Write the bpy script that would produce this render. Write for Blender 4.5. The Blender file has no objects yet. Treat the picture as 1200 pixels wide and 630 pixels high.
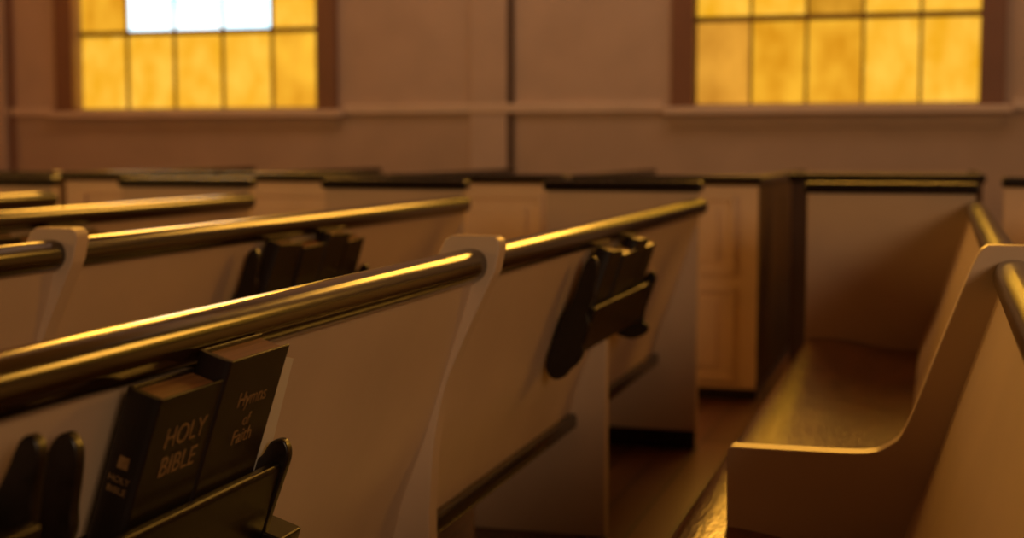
import bpy, math, random
from mathutils import Vector, Matrix
random.seed(4)
S=bpy.context.scene
C=bpy.context.collection
S.view_settings.view_transform='Standard'
S.view_settings.look='None'

# ---------------------------------------------------------------- materials
def newmat(name):
    m=bpy.data.materials.new(name); m.use_nodes=True
    nt=m.node_tree; return m,nt,nt.nodes['Principled BSDF']
def noise_color(nt,b,c1,c2,scale,detail=4,stretch=(1,1,1),lo=.3,hi=.7):
    tc=nt.nodes.new('ShaderNodeTexCoord'); mp=nt.nodes.new('ShaderNodeMapping')
    mp.inputs['Scale'].default_value=stretch
    n=nt.nodes.new('ShaderNodeTexNoise'); n.inputs['Scale'].default_value=scale; n.inputs['Detail'].default_value=detail
    r=nt.nodes.new('ShaderNodeValToRGB')
    r.color_ramp.elements[0].position=lo; r.color_ramp.elements[1].position=hi
    r.color_ramp.elements[0].color=(*c1,1); r.color_ramp.elements[1].color=(*c2,1)
    nt.links.new(tc.outputs['Object'],mp.inputs[0]); nt.links.new(mp.outputs[0],n.inputs[0])
    nt.links.new(n.outputs['Fac'],r.inputs[0])
    if b is not None: nt.links.new(r.outputs[0],b.inputs['Base Color'])
    return n,r,mp
def bump(nt,b,src,strength,dist=.002):
    bp=nt.nodes.new('ShaderNodeBump'); bp.inputs['Strength'].default_value=strength; bp.inputs['Distance'].default_value=dist
    nt.links.new(src,bp.inputs['Height']); nt.links.new(bp.outputs[0],b.inputs['Normal'])
def paint(name,c,rough=.5,var=.07):
    m,nt,b=newmat(name)
    c1=tuple(x*(1-var) for x in c); c2=tuple(min(1,x*(1+var)) for x in c)
    n,r,mp=noise_color(nt,b,c1,c2,3.0,6)
    b.inputs['Roughness'].default_value=rough
    n2=nt.nodes.new('ShaderNodeTexNoise'); n2.inputs['Scale'].default_value=60; n2.inputs['Detail'].default_value=6
    nt.links.new(mp.outputs[0],n2.inputs[0]); bump(nt,b,n2.outputs['Fac'],.15,.0015)
    return m
def wood(name,c1,c2,rough=.25,stretch=(30,1.2,30),bs=.15,scale=2.5,dist=.001,ior=1.5):
    m,nt,b=newmat(name)
    n,r,mp=noise_color(nt,b,c1,c2,scale,8,stretch)
    mr=nt.nodes.new('ShaderNodeMapRange'); mr.inputs['To Min'].default_value=rough*.75; mr.inputs['To Max'].default_value=rough*1.35
    nt.links.new(n.outputs['Fac'],mr.inputs[0]); nt.links.new(mr.outputs[0],b.inputs['Roughness'])
    b.inputs['IOR'].default_value=ior
    bump(nt,b,n.outputs['Fac'],bs,dist)
    return m
M_PAINT=paint('cream_paint',(.64,.475,.325),.40)
M_DOOR=paint('cream_door_paint',(.76,.60,.44),.45)
M_RED=paint('red_brown_and_shade',(.09,.045,.025),.5)  # dark tone also carries painted shade on the box pews
M_WALL=paint('wall_plaster',(.64,.485,.37),.7)
M_WAIN=paint('wainscot_paint',(.56,.41,.295),.6)
M_TRIM=paint('trim_paint',(.80,.63,.49),.4)
M_FRAME=paint('window_frame_paint',(.28,.135,.08),.45)
M_MUNT=paint('muntin_lead',(.26,.14,.02),.5)
M_CEIL=paint('ceiling_paint',(.22,.12,.05),.8)
M_RAIL=wood('dark_varnished_rail',(.010,.0045,.0015),(.030,.012,.003),.15,bs=.10,ior=1.65)
M_CAP=wood('dark_cap_wood',(.006,.003,.002),(.014,.007,.004),.24)
# worn varnished seat: fine grain + broad wear
M_SEAT,nt,b=newmat('varnished_seat')
n,r,mp=noise_color(nt,b,(.08,.027,.009),(.18,.062,.019),9,8,(3,.6,3))
n2=nt.nodes.new('ShaderNodeTexNoise'); n2.inputs['Scale'].default_value=38; n2.inputs['Detail'].default_value=5
nt.links.new(mp.outputs[0],n2.inputs[0])
mr=nt.nodes.new('ShaderNodeMapRange'); mr.inputs['To Min'].default_value=.08; mr.inputs['To Max'].default_value=.26
nt.links.new(n2.outputs['Fac'],mr.inputs[0]); nt.links.new(mr.outputs[0],b.inputs['Roughness'])
bump(nt,b,n2.outputs['Fac'],.6,.0018)
b.inputs['Specular Tint'].default_value=(1,.80,.55,1)
M_RACK=wood('black_rack_wood',(.007,.0045,.0035),(.015,.009,.007),.3)
M_FLOOR,nt,b=newmat('plank_floor')
tc=nt.nodes.new('ShaderNodeTexCoord'); br=nt.nodes.new('ShaderNodeTexBrick')
mp=nt.nodes.new('ShaderNodeMapping'); mp.inputs['Rotation'].default_value=(0,0,math.radians(90))
br.inputs['Scale'].default_value=1; br.inputs['Brick Width'].default_value=1.8; br.inputs['Row Height'].default_value=.12
br.inputs['Mortar Size'].default_value=.004
br.inputs['Color1'].default_value=(.17,.066,.03,1); br.inputs['Color2'].default_value=(.11,.042,.02,1); br.inputs['Mortar'].default_value=(.012,.006,.003,1)
nt.links.new(tc.outputs['Object'],mp.inputs[0]); nt.links.new(mp.outputs[0],br.inputs[0]); nt.links.new(br.outputs[0],b.inputs['Base Color'])
b.inputs['Roughness'].default_value=.32
def leather(name,c):
    m,nt,b=newmat(name)
    noise_color(nt,b,c,tuple(x*1.6 for x in c),20)
    v=nt.nodes.new('ShaderNodeTexVoronoi'); v.inputs['Scale'].default_value=600
    t=nt.nodes.new('ShaderNodeTexCoord'); nt.links.new(t.outputs['Object'],v.inputs[0])
    bump(nt,b,v.outputs['Distance'],.3,.0006); b.inputs['Roughness'].default_value=.42
    return m
M_COVER=leather('bible_cover_leather',(.008,.005,.004))
M_COVER2=leather('hymnal_cover_cloth',(.011,.006,.005))
M_PAGE,nt,b=newmat('gilt_page_edges')
noise_color(nt,b,(.16,.07,.025),(.40,.19,.07),3,6,(200,1,1)); b.inputs['Roughness'].default_value=.3
M_PAPER=paint('paper_card',(.70,.64,.55),.6,.02)
M_GOLD,nt,b=newmat('gold_foil_lettering')
noise_color(nt,b,(.20,.11,.045),(.42,.25,.10),60); b.inputs['Roughness'].default_value=.4; b.inputs['Metallic'].default_value=.3
def glass(name,c1,c2,st,scale=5):
    m,nt,b=newmat(name)
    n,r,mp=noise_color(nt,None,c1,c2,scale,5,(1,1,.6))
    b.inputs['Base Color'].default_value=(*[x*.3 for x in c1],1)
    b.inputs['Roughness'].default_value=.3
    nt.links.new(r.outputs[0],b.inputs['Emission Color']); b.inputs['Emission Strength'].default_value=st
    return m
G=[glass('amber_glass_a',(.60,.25,.008),(.93,.49,.035),1.1),
   glass('amber_glass_b',(.78,.37,.012),(.95,.52,.055),1.1,9),
   glass('amber_glass_c',(.44,.19,.008),(.80,.38,.03),1.0,7),
   glass('clear_sky_glass',(.42,.80,.97),(1.0,1.0,1.0),2.2,3),
   glass('amber_glass_bright',(1.0,.42,.04),(1.0,.50,.07),14.0,4),  # upper panes out of view, glow raised for gold reflections on rails
   glass('amber_glass_brown',(.55,.23,.02),(.80,.37,.04),1.0,5),
   glass('side_fill_glass',(1.0,.48,.10),(1.0,.58,.15),4.2,4)]  # glow for the added left windows

# ---------------------------------------------------------------- helpers
def link(o,parent):
    C.objects.link(o)
    if parent is not None: o.parent=parent
    return o
def empty(name,loc=(0,0,0),rot=(0,0,0)):
    e=bpy.data.objects.new(name,None); e.empty_display_size=.1; e.location=loc; e.rotation_euler=rot
    C.objects.link(e); return e
def bev(o,w,seg=3):
    if w>0:
        m=o.modifiers.new('bevel','BEVEL'); m.width=w; m.segments=seg; m.limit_method='ANGLE'; m.angle_limit=math.radians(40)
        o.data.polygons.foreach_set('use_smooth',[True]*len(o.data.polygons))
        wn=o.modifiers.new('wn','WEIGHTED_NORMAL'); wn.keep_sharp=False
def mesh(name,v,f,mat,parent=None,bevel=0,seg=3):
    me=bpy.data.meshes.new(name); me.from_pydata(v,[],f); me.update()
    if mat: me.materials.append(mat)
    import bmesh
    bm=bmesh.new(); bm.from_mesh(me); bmesh.ops.recalc_face_normals(bm,faces=bm.faces); bm.to_mesh(me); bm.free()
    o=bpy.data.objects.new(name,me); link(o,parent); bev(o,bevel,seg); return o
def box(name,x0,x1,y0,y1,z0,z1,mat,parent=None,bevel=0):
    v=[(x,y,z) for x in (x0,x1) for y in (y0,y1) for z in (z0,z1)]
    f=[(0,1,3,2),(4,6,7,5),(0,4,5,1),(2,3,7,6),(0,2,6,4),(1,5,7,3)]
    return mesh(name,v,f,mat,parent,bevel)
def prism(name,prof,y0,y1,mat,parent=None,bevel=0,seg=3,smooth=False):
    n=len(prof)
    v=[(x,y0,z) for x,z in prof]+[(x,y1,z) for x,z in prof]
    f=[tuple(range(n)),tuple(range(2*n-1,n-1,-1))]+[(i,(i+1)%n,n+(i+1)%n,n+i) for i in range(n)]
    o=mesh(name,v,f,mat,parent,bevel,seg)
    if smooth:
        o.data.polygons.foreach_set('use_smooth',[True]*len(o.data.polygons))
        m=o.modifiers.new('es','EDGE_SPLIT'); m.split_angle=math.radians(35)
    return o
def catmull(pts,sub=6):
    out=[]
    P=[pts[0]]+pts+[pts[-1]]
    for i in range(1,len(P)-2):
        for k in range(sub):
            t=k/sub
            q=[]
            for d in range(2):
                a,b_,c,e=P[i-1][d],P[i][d],P[i+1][d],P[i+2][d]
                q.append(.5*((2*b_)+(-a+c)*t+(2*a-5*b_+4*c-e)*t*t+(-a+3*b_-3*c+e)*t**3))
            out.append(tuple(q))
    out.append(pts[-1]); return out

# ---------------------------------------------------------------- pews
RAILZ=.90
YS,YD,YE=-2.0,2.60,5.25
back_front=catmull([(-.185,.36),(-.165,.44),(-.120,.56),(-.075,.70),(-.035,.82),(-.012,.895)],5)
back_rear=[(x+.026,z-.004) for x,z in back_front]
def rear_x(z):
    for (xa,za),(xb,zb) in zip(back_rear,back_rear[1:]):
        if za<=z<=zb: return xa+(xb-xa)*(z-za)/(zb-za)
    return back_rear[-1][0]
div_prof=([(-.475,0),(-.475,.575),(-.470,.58)]+
   catmull([(-.34,.58),(-.235,.582),(-.195,.597),(-.165,.635),(-.113,.78),(-.068,.905),(-.050,.943)],5)+
   [(-.038,.951),(.045,.951),(.056,.943),(.058,.93)]+
   catmull([(.048,.885),(.022,.83),(-.02,.74),(-.055,.65),(-.076,.54),(-.084,.42)],4)+[(-.084,0)])
def rail(y0,y1,parent,name):
    prof=[]
    for i in range(36):
        a=i*math.tau/36; c=math.cos(a); s=math.sin(a); ex=.84 if s>0 else 1.0
        prof.append((.033*math.copysign(abs(c)**ex,c)+.003, RAILZ-.003+(.031 if s>0 else .034)*math.copysign(abs(s)**ex,s)))
    return prism(name,prof,y0,y1,M_RAIL,parent,.012,3)
seat_prof=catmull([(-.540,.390),(-.562,.396),(-.570,.408),(-.565,.422),(-.548,.431),(-.50,.435),(-.44,.431),(-.37,.420),(-.30,.409),(-.23,.403),(-.165,.403)],4)+[(-.165,.380),(-.30,.380)]
def pew(x0,ys=YS,yd=YD,ye=YE,divs=(YD,)):
    e=empty('church_pew',(x0,0,0))
    prism('backrest',back_front+back_rear[::-1],ys,ye,M_PAINT,e,smooth=True)
    prism('seat',seat_prof,ys,ye,M_SEAT,e,smooth=True)
    prism('seat_apron',[(-.52,.33),(-.52,.395),(-.495,.395),(-.495,.33)],ys,ye,M_PAINT,e,.003)
    prism('back_bottom_rail',[(-.20,.31),(-.20,.355),(-.145,.355),(-.14,.345),(-.14,.318),(-.148,.31)],ys,ye,M_RAIL,e,.004)
    edges=[ys]+list(divs)+[ye]
    for i in range(len(edges)-1):
        rail(edges[i]+(.022 if i else 0),edges[i+1]-(.022 if edges[i+1]!=ye else 0),e,'top_rail_%d'%(i+1))
        a,b=edges[i],edges[i+1]
        ym=a+(b-a)*.53
        prism('leg_board_%d'%(i+1),[(-.45,0),(-.45,.38),(-.16,.38),(-.105,.58),(-.085,.60),(-.06,.585),(-.055,.56),(-.055,0)],ym-.02,ym+.02,M_PAINT,e,.005)
    for i,d in enumerate(divs):
        prism('divider_%d'%(i+1),div_prof,d-.024,d+.024,M_PAINT,e,.007,3)
    for k,(a,b) in enumerate(((ye,ye+.04),(ys-.04,ys))):
        box('end_panel_%d'%(k+1),-.57,.0,a,b,.07,.95,M_PAINT,e,.004)
        box('end_plinth_%d'%(k+1),-.565,-.005,a+.003,b-.003,0,.07,M_CAP,e)
        box('end_cap_%d'%(k+1),-.582,.012,a-.015,b+.02,.95,.988,M_CAP,e,.010)
    return e
ROWS=[.12,-.84,-1.74,-2.64,-3.54,-4.44,1.03,1.94]
pews=[pew(x) for x in ROWS]

# ---------------------------------------------------------------- books / racks
TILT=math.radians(18)
def book(name,rack,y,w,h,t,mat,x=.012,z=.012,lean=0,text=None):
    e=bpy.data.objects.new(name,None); e.empty_display_size=.05
    C.objects.link(e)
    M=rack.matrix_basis @ Matrix.Translation((x,y,z)) @ Matrix.Rotation(lean,4,'X')
    e.matrix_world=M
    c=.0035
    box('back_cover',0,c,0,w,0,h,mat,e,.0015)
    box('front_cover',t-c,t,0,w,0,h,mat,e,.0015)
    n=8
    prof=[(c*.2,.004)]+[(t/2-(t/2)*math.cos(math.pi*i/n), -.006*math.sin(math.pi*i/n)) for i in range(n+1)]+[(t-c*.2,.004)]
    v=[(a,b_,0) for a,b_ in prof]+[(a,b_,h) for a,b_ in prof]; m=len(prof)
    mesh('spine',v,[tuple(range(m)),tuple(range(2*m-1,m-1,-1))]+[(i,(i+1)%m,m+(i+1)%m,m+i) for i in range(m)],mat,e)
    box('page_block',c,t-c,.003,w-.004,.004,h-.005,M_PAGE,e,.001)
    def txt(s,size,loc,rot):
        cu=bpy.data.curves.new('lettering','FONT'); cu.body=s; cu.size=size; cu.extrude=.0003; cu.align_x='CENTER'
        cu.materials.append(M_GOLD)
        o=bpy.data.objects.new('lettering',cu); link(o,e); o.location=loc; o.rotation_euler=rot
    if text:
        zz=h*text[0]
        for s,size in text[1]:
            txt(s,size,(t+.0004,w*.55,zz),(math.pi/2,0,math.pi/2)); zz-=size*1.02
        if len(text)>2:
            zz=h*.55
            for s,size in text[2]:
                txt(s,size,(t*.5,-.0066,zz),(math.pi/2,0,0)); zz-=size*1.2
            box('spine_emblem',t*.5-.006,t*.5+.006,-.0068,-.005,h*.62,h*.68,M_GOLD,e)
    return e
TALL=catmull([(.078,-.03),(.084,.0),(.074,.03),(.078,.07),(.062,.10),(.066,.14),(.060,.165),(.055,.20),(.048,.224),(.034,.234),(.022,.222),(.018,.19),(.018,.12),(.006,.05),(.0,-.04),(.012,-.075),(.036,-.085),(.058,-.07),(.066,-.05)],4)
LOW=catmull([(.100,-.045),(.108,-.03),(.102,-.012),(.086,-.004),(.080,.03),(.082,.09),(.082,.125),(.070,.142),(.054,.134),(.046,.110),(.03,.10),(.004,.09),(.0,.05),(-.002,-.05),(.02,-.07),(.06,-.07),(.085,-.06)],4)
def rack(x0,y0,y1,z0=.64):
    e=empty('book_rack',(x0+rear_x(z0)+.005,0,z0),(0,TILT,0))
    prism('front_board',[(.062,-.004),(.062,.105),(.066,.112),(.074,.112),(.078,.105),(.078,-.004)],y0,y1,M_RACK,e,.002)
    prism('floor_board',[(0,-.008),(0,.006),(.072,.006),(.072,-.008)],y0,y1,M_RACK,e,.002)
    prism('back_board',[(0,0),(0,.07),(.008,.07),(.008,0)],y0,y1,M_RACK,e,.002)
    prism('near_bracket',TALL,y0-.016,y0,M_RACK,e,.003)
    prism('far_bracket',LOW,y1,y1+.016,M_RACK,e,.003)
    return e
A=ROWS[1]
r1=rack(A,1.215,1.665,.632)
box('foot_block',.02,.105,1.665,1.73,.0,.018,M_RACK,r1,.003)
book('bible',r1,1.330,.136,.224,.042,M_COVER,x=.016,z=.030,
     text=(.72,[('HOLY',.034),('BIBLE',.034)],[('HOLY',.010),('BIBLE',.010)]))
book('hymnal',r1,1.470,.152,.234,.042,M_COVER2,x=.018,z=.042,
     text=(.72,[('Hymns',.027),('of',.022),('Faith',.027)]))
card=mesh('paper_card',[(.048,1.626,.03),(.036,1.725,.03),(.036,1.705,.236),(.048,1.626,.256),(.0488,1.626,.03),(.0368,1.725,.03),(.0368,1.705,.236),(.0488,1.626,.256)],
   [(0,1,2,3),(7,6,5,4),(0,4,5,1),(1,5,6,2),(2,6,7,3),(3,7,4,0)],M_PAPER)
card.matrix_world=r1.matrix_basis.copy()
ch=empty('communion_cup_holder',(A+rear_x(.72)+.005,0,.725),(0,TILT,0))
box('front',.085,.098,.72,1.09,0,.095,M_RACK,ch,.003)
box('tray',0,.09,.72,1.09,.065,.078,M_RACK,ch,.003)
box('lower_shelf',0,.09,.72,1.09,0,.012,M_RACK,ch,.003)
prism('end_finger',catmull([(.085,0),(.080,.08),(.074,.12),(.071,.15),(.060,.163),(.048,.155),(.042,.12),(.03,.07),(0,0)],4),1.10,1.116,M_RACK,ch,.003)
box('finger_cleat',.0,.085,1.085,1.102,0,.05,M_RACK,ch,.002)
for rx in (ROWS[1],ROWS[2],ROWS[3]):
    r=rack(rx,3.42,4.15)
    for i,(yy,w,h,t) in enumerate(((3.50,.15,.235,.04),(3.68,.14,.215,.045),(3.84,.15,.242,.038),(4.0,.13,.21,.04))):
        book('hymnal',r,yy,w,h,t,M_COVER2,x=.014,lean=math.radians((-3,2,-2,3)[i]))
for rx in ROWS[2:4]:
    r=rack(rx,1.1,1.75)
    for yy in (1.2,1.42): book('hymnal',r,yy,.15,.21,.04,M_COVER2)

# ---------------------------------------------------------------- far block of box pews across the aisle
def box_pew(xr,w,y,mat,length=2.2,panels=True):
    e=empty('box_pew',(xr,y,0))
    xl=-w
    box('door',xl,0,0,.03,.05,.945,mat,e,.003)
    box('plinth',xl,0,.004,.03,0,.05,M_CAP,e)
    box('cap',xl-.012,.012,-.03,.05,.945,.988,M_CAP,e,.010)
    if panels:
        for k,(pa,pb) in enumerate(((.08,.50),(.55,.90))):
            a,b_=xl+.12,-.12
            box('mould_l%d'%k,a-.025,a,-.018,0,pa,pb,mat,e,.004)
            box('mould_r%d'%k,b_,b_+.025,-.018,0,pa,pb,mat,e,.004)
            box('mould_b%d'%k,a,b_,-.018,0,pa,pa+.025,mat,e,.004)
            box('mould_t%d'%k,a,b_,-.018,0,pb-.025,pb,mat,e,.004)
            box('field_%d'%k,a+.05,b_-.05,-.010,0,pa+.06,pb-.06,mat,e,.006)
    box('back',-.03,0,.03,length,.05,.95,M_RED,e,.004)  # dark colour paints the shadow gap beside the door
    box('back_cap',-.045,.012,.05,length,.95,.98,M_CAP,e,.008)
    box('seat',-w+.1,-.03,.03,length,.40,.43,M_SEAT,e,.004)
    return e
for i in range(5):
    box_pew(-.755-.875*i,.82,6.35,M_DOOR)
box_pew(.19,.86,6.95,M_RED,1.6,False)  # red-brown box with its shade darkened into the colour
box_pew(1.1,.84,6.35,M_DOOR)

# ---------------------------------------------------------------- room
WY=9.0; XL,XR,YB,H=-7.0,6.0,-5.0,4.6
box('floor',XL,XR,YB,WY+.2,-.1,0,M_FLOOR)
box('ceiling',XL,XR,YB,WY+.2,H,H+.1,M_CEIL)
NR=5; PH=.519
WZ0=1.375; WZ1=WZ0+NR*PH
def wall_with_windows(name,loc,rotz,a0,a1,wins,n0,side=False):
    e=empty(name,loc,(0,0,rotz))
    segs=[a0]
    for c,ww in wins: segs+= [c-ww/2,c+ww/2]
    segs.append(a1)
    box('below',a0,a1,0,.2,0,WZ0,M_WAIN,e)
    box('above',a0,a1,0,.2,WZ1,H,M_WALL,e)
    for i in range(0,len(segs),2):
        box('pier_%d'%i,segs[i],segs[i+1],0,.2,WZ0,WZ1,M_WALL,e)
    for i,(c,ww) in enumerate(wins):
        window(n0+i,Vector((c,loc[1],0)) if not side else Vector((loc[0],c,0)),rotz,ww,10+n0+i,side)
def window(n,loc,rotz,WW,seed,side):
    e=empty('window_%d'%n,loc,(0,0,rotz))
    h=WW/2; pw=WW/5
    rnd=random.Random(seed)
    v=[];f=[];mi=[]
    for r in range(NR):
        for k in range(5):
            x0=-h+k*pw; z0=WZ0+r*PH
            q=len(v); yy=.085+rnd.uniform(-.003,.003)
            v+=[(x0,yy,z0),(x0+pw,yy,z0),(x0+pw,yy,z0+PH),(x0,yy,z0+PH)]; f.append((q,q+1,q+2,q+3))
            if side: m=6
            elif r>=2: m=4
            elif r==1 and n==1 and 1<=k<=3: m=3
            elif r==1: m=rnd.choice([0,1,2,5])
            else: m=rnd.choice([0,1,0,1]) if not (n==2 and k==0) else 5
            mi.append(m)
    o=mesh('panes',v,f,None,e)
    for g in G: o.data.materials.append(g)
    for p,m in zip(o.data.polygons,mi): p.material_index=m
    for k in range(1,5): box('muntin_v%d'%k,-h+k*pw-.009,-h+k*pw+.009,.06,.083,WZ0,WZ1,M_MUNT,e,.003)
    for r in range(1,NR):
        t=.011 if r!=1 else .018
        box('muntin_h%d'%r,-h,h,.055,.083,WZ0+r*PH-t,WZ0+r*PH+t,M_MUNT,e,.003)
    box('casing_l',-h-.14,-h,-.05,.1,WZ0-.02,WZ1+.14,M_FRAME,e,.006)
    box('casing_r',h,h+.14,-.05,.1,WZ0-.02,WZ1+.14,M_FRAME,e,.006)
    box('casing_t',-h,h,-.05,.1,WZ1,WZ1+.14,M_FRAME,e,.006)
    box('sill',-h-.19,h+.19,-.075,.08,WZ0-.07,WZ0-.02,M_TRIM,e,.01)
    box('apron',-h-.14,h+.14,-.012,0,WZ0-.15,WZ0-.07,M_WAIN,e,.004)
wins=[(-4.92,1.85),(-.63,1.68),(3.68,1.76)]
wall_with_windows('wall_far',(0,WY,0),0,XL,XR,wins,1)
wall_with_windows('wall_left',(XL,0,0),math.pi/2,YB,WY,[(-1.6,1.8),(2.6,1.8)],4,True)  # left windows added out of view to gild rails and light the side
tn=1
def trim(*a,mat=M_TRIM,b=.006):
    global tn
    box('trim_%d'%tn,*a,mat,None,b); tn+=1
gl=[XL]
for c,ww in wins: gl+=[c-ww/2-.19,c+ww/2+.19]
gl.append(XR)
for i in range(0,len(gl),2): trim(gl[i],gl[i+1],WY-.03,WY,1.325,1.385)
trim(-2.93,-2.68,WY-.02,WY,0,H,mat=M_WALL)
trim(-2.665,-2.635,WY-.025,WY,0,H,mat=M_RED)
trim(-6.62,-6.40,WY-.05,WY,0,H,mat=M_WALL)
trim(-6.38,-6.35,WY-.03,WY,0,H,mat=M_FRAME)
box('baseboard_far',XL,XR,WY-.03,WY,0,.18,M_TRIM,None,.005)

# ---------------------------------------------------------------- light
w=bpy.data.worlds.new('World'); S.world=w; w.use_nodes=True
w.node_tree.nodes['Background'].inputs[0].default_value=(1.0,.62,.36,1)
w.node_tree.nodes['Background'].inputs[1].default_value=.04
def area(name,loc,target,size,power,col):
    l=bpy.data.lights.new(name,'AREA'); l.shape='RECTANGLE'; l.size=size[0]; l.size_y=size[1]; l.energy=power; l.color=col
    o=bpy.data.objects.new(name,l); C.objects.link(o); o.location=loc
    o.rotation_euler=(Vector(target)-Vector(loc)).to_track_quat('-Z','Y').to_euler(); return o
area('rear_key_light',(4.2,-4.2,3.2),(-1.5,6.5,1.0),(2.0,1.6),150,(1,.66,.38))  # added area key from behind the camera, no window built there
area('far_wall_wash',(-1.5,7.4,4.4),(-1.8,9.0,1.0),(6,.8),28,(1,.68,.45))  # area light added under the ceiling, aimed at the far wall

# ---------------------------------------------------------------- camera
cam=bpy.data.cameras.new('camera'); co=bpy.data.objects.new('camera',cam); C.objects.link(co)
cam.sensor_width=36; cam.lens=51.0; cam.clip_start=.02
co.location=(0,0,1.12)
co.rotation_euler=(math.radians(90-4.88),0,math.radians(16.4))
cam.dof.use_dof=True; cam.dof.focus_distance=2.0; cam.dof.aperture_fstop=3.2
S.camera=co
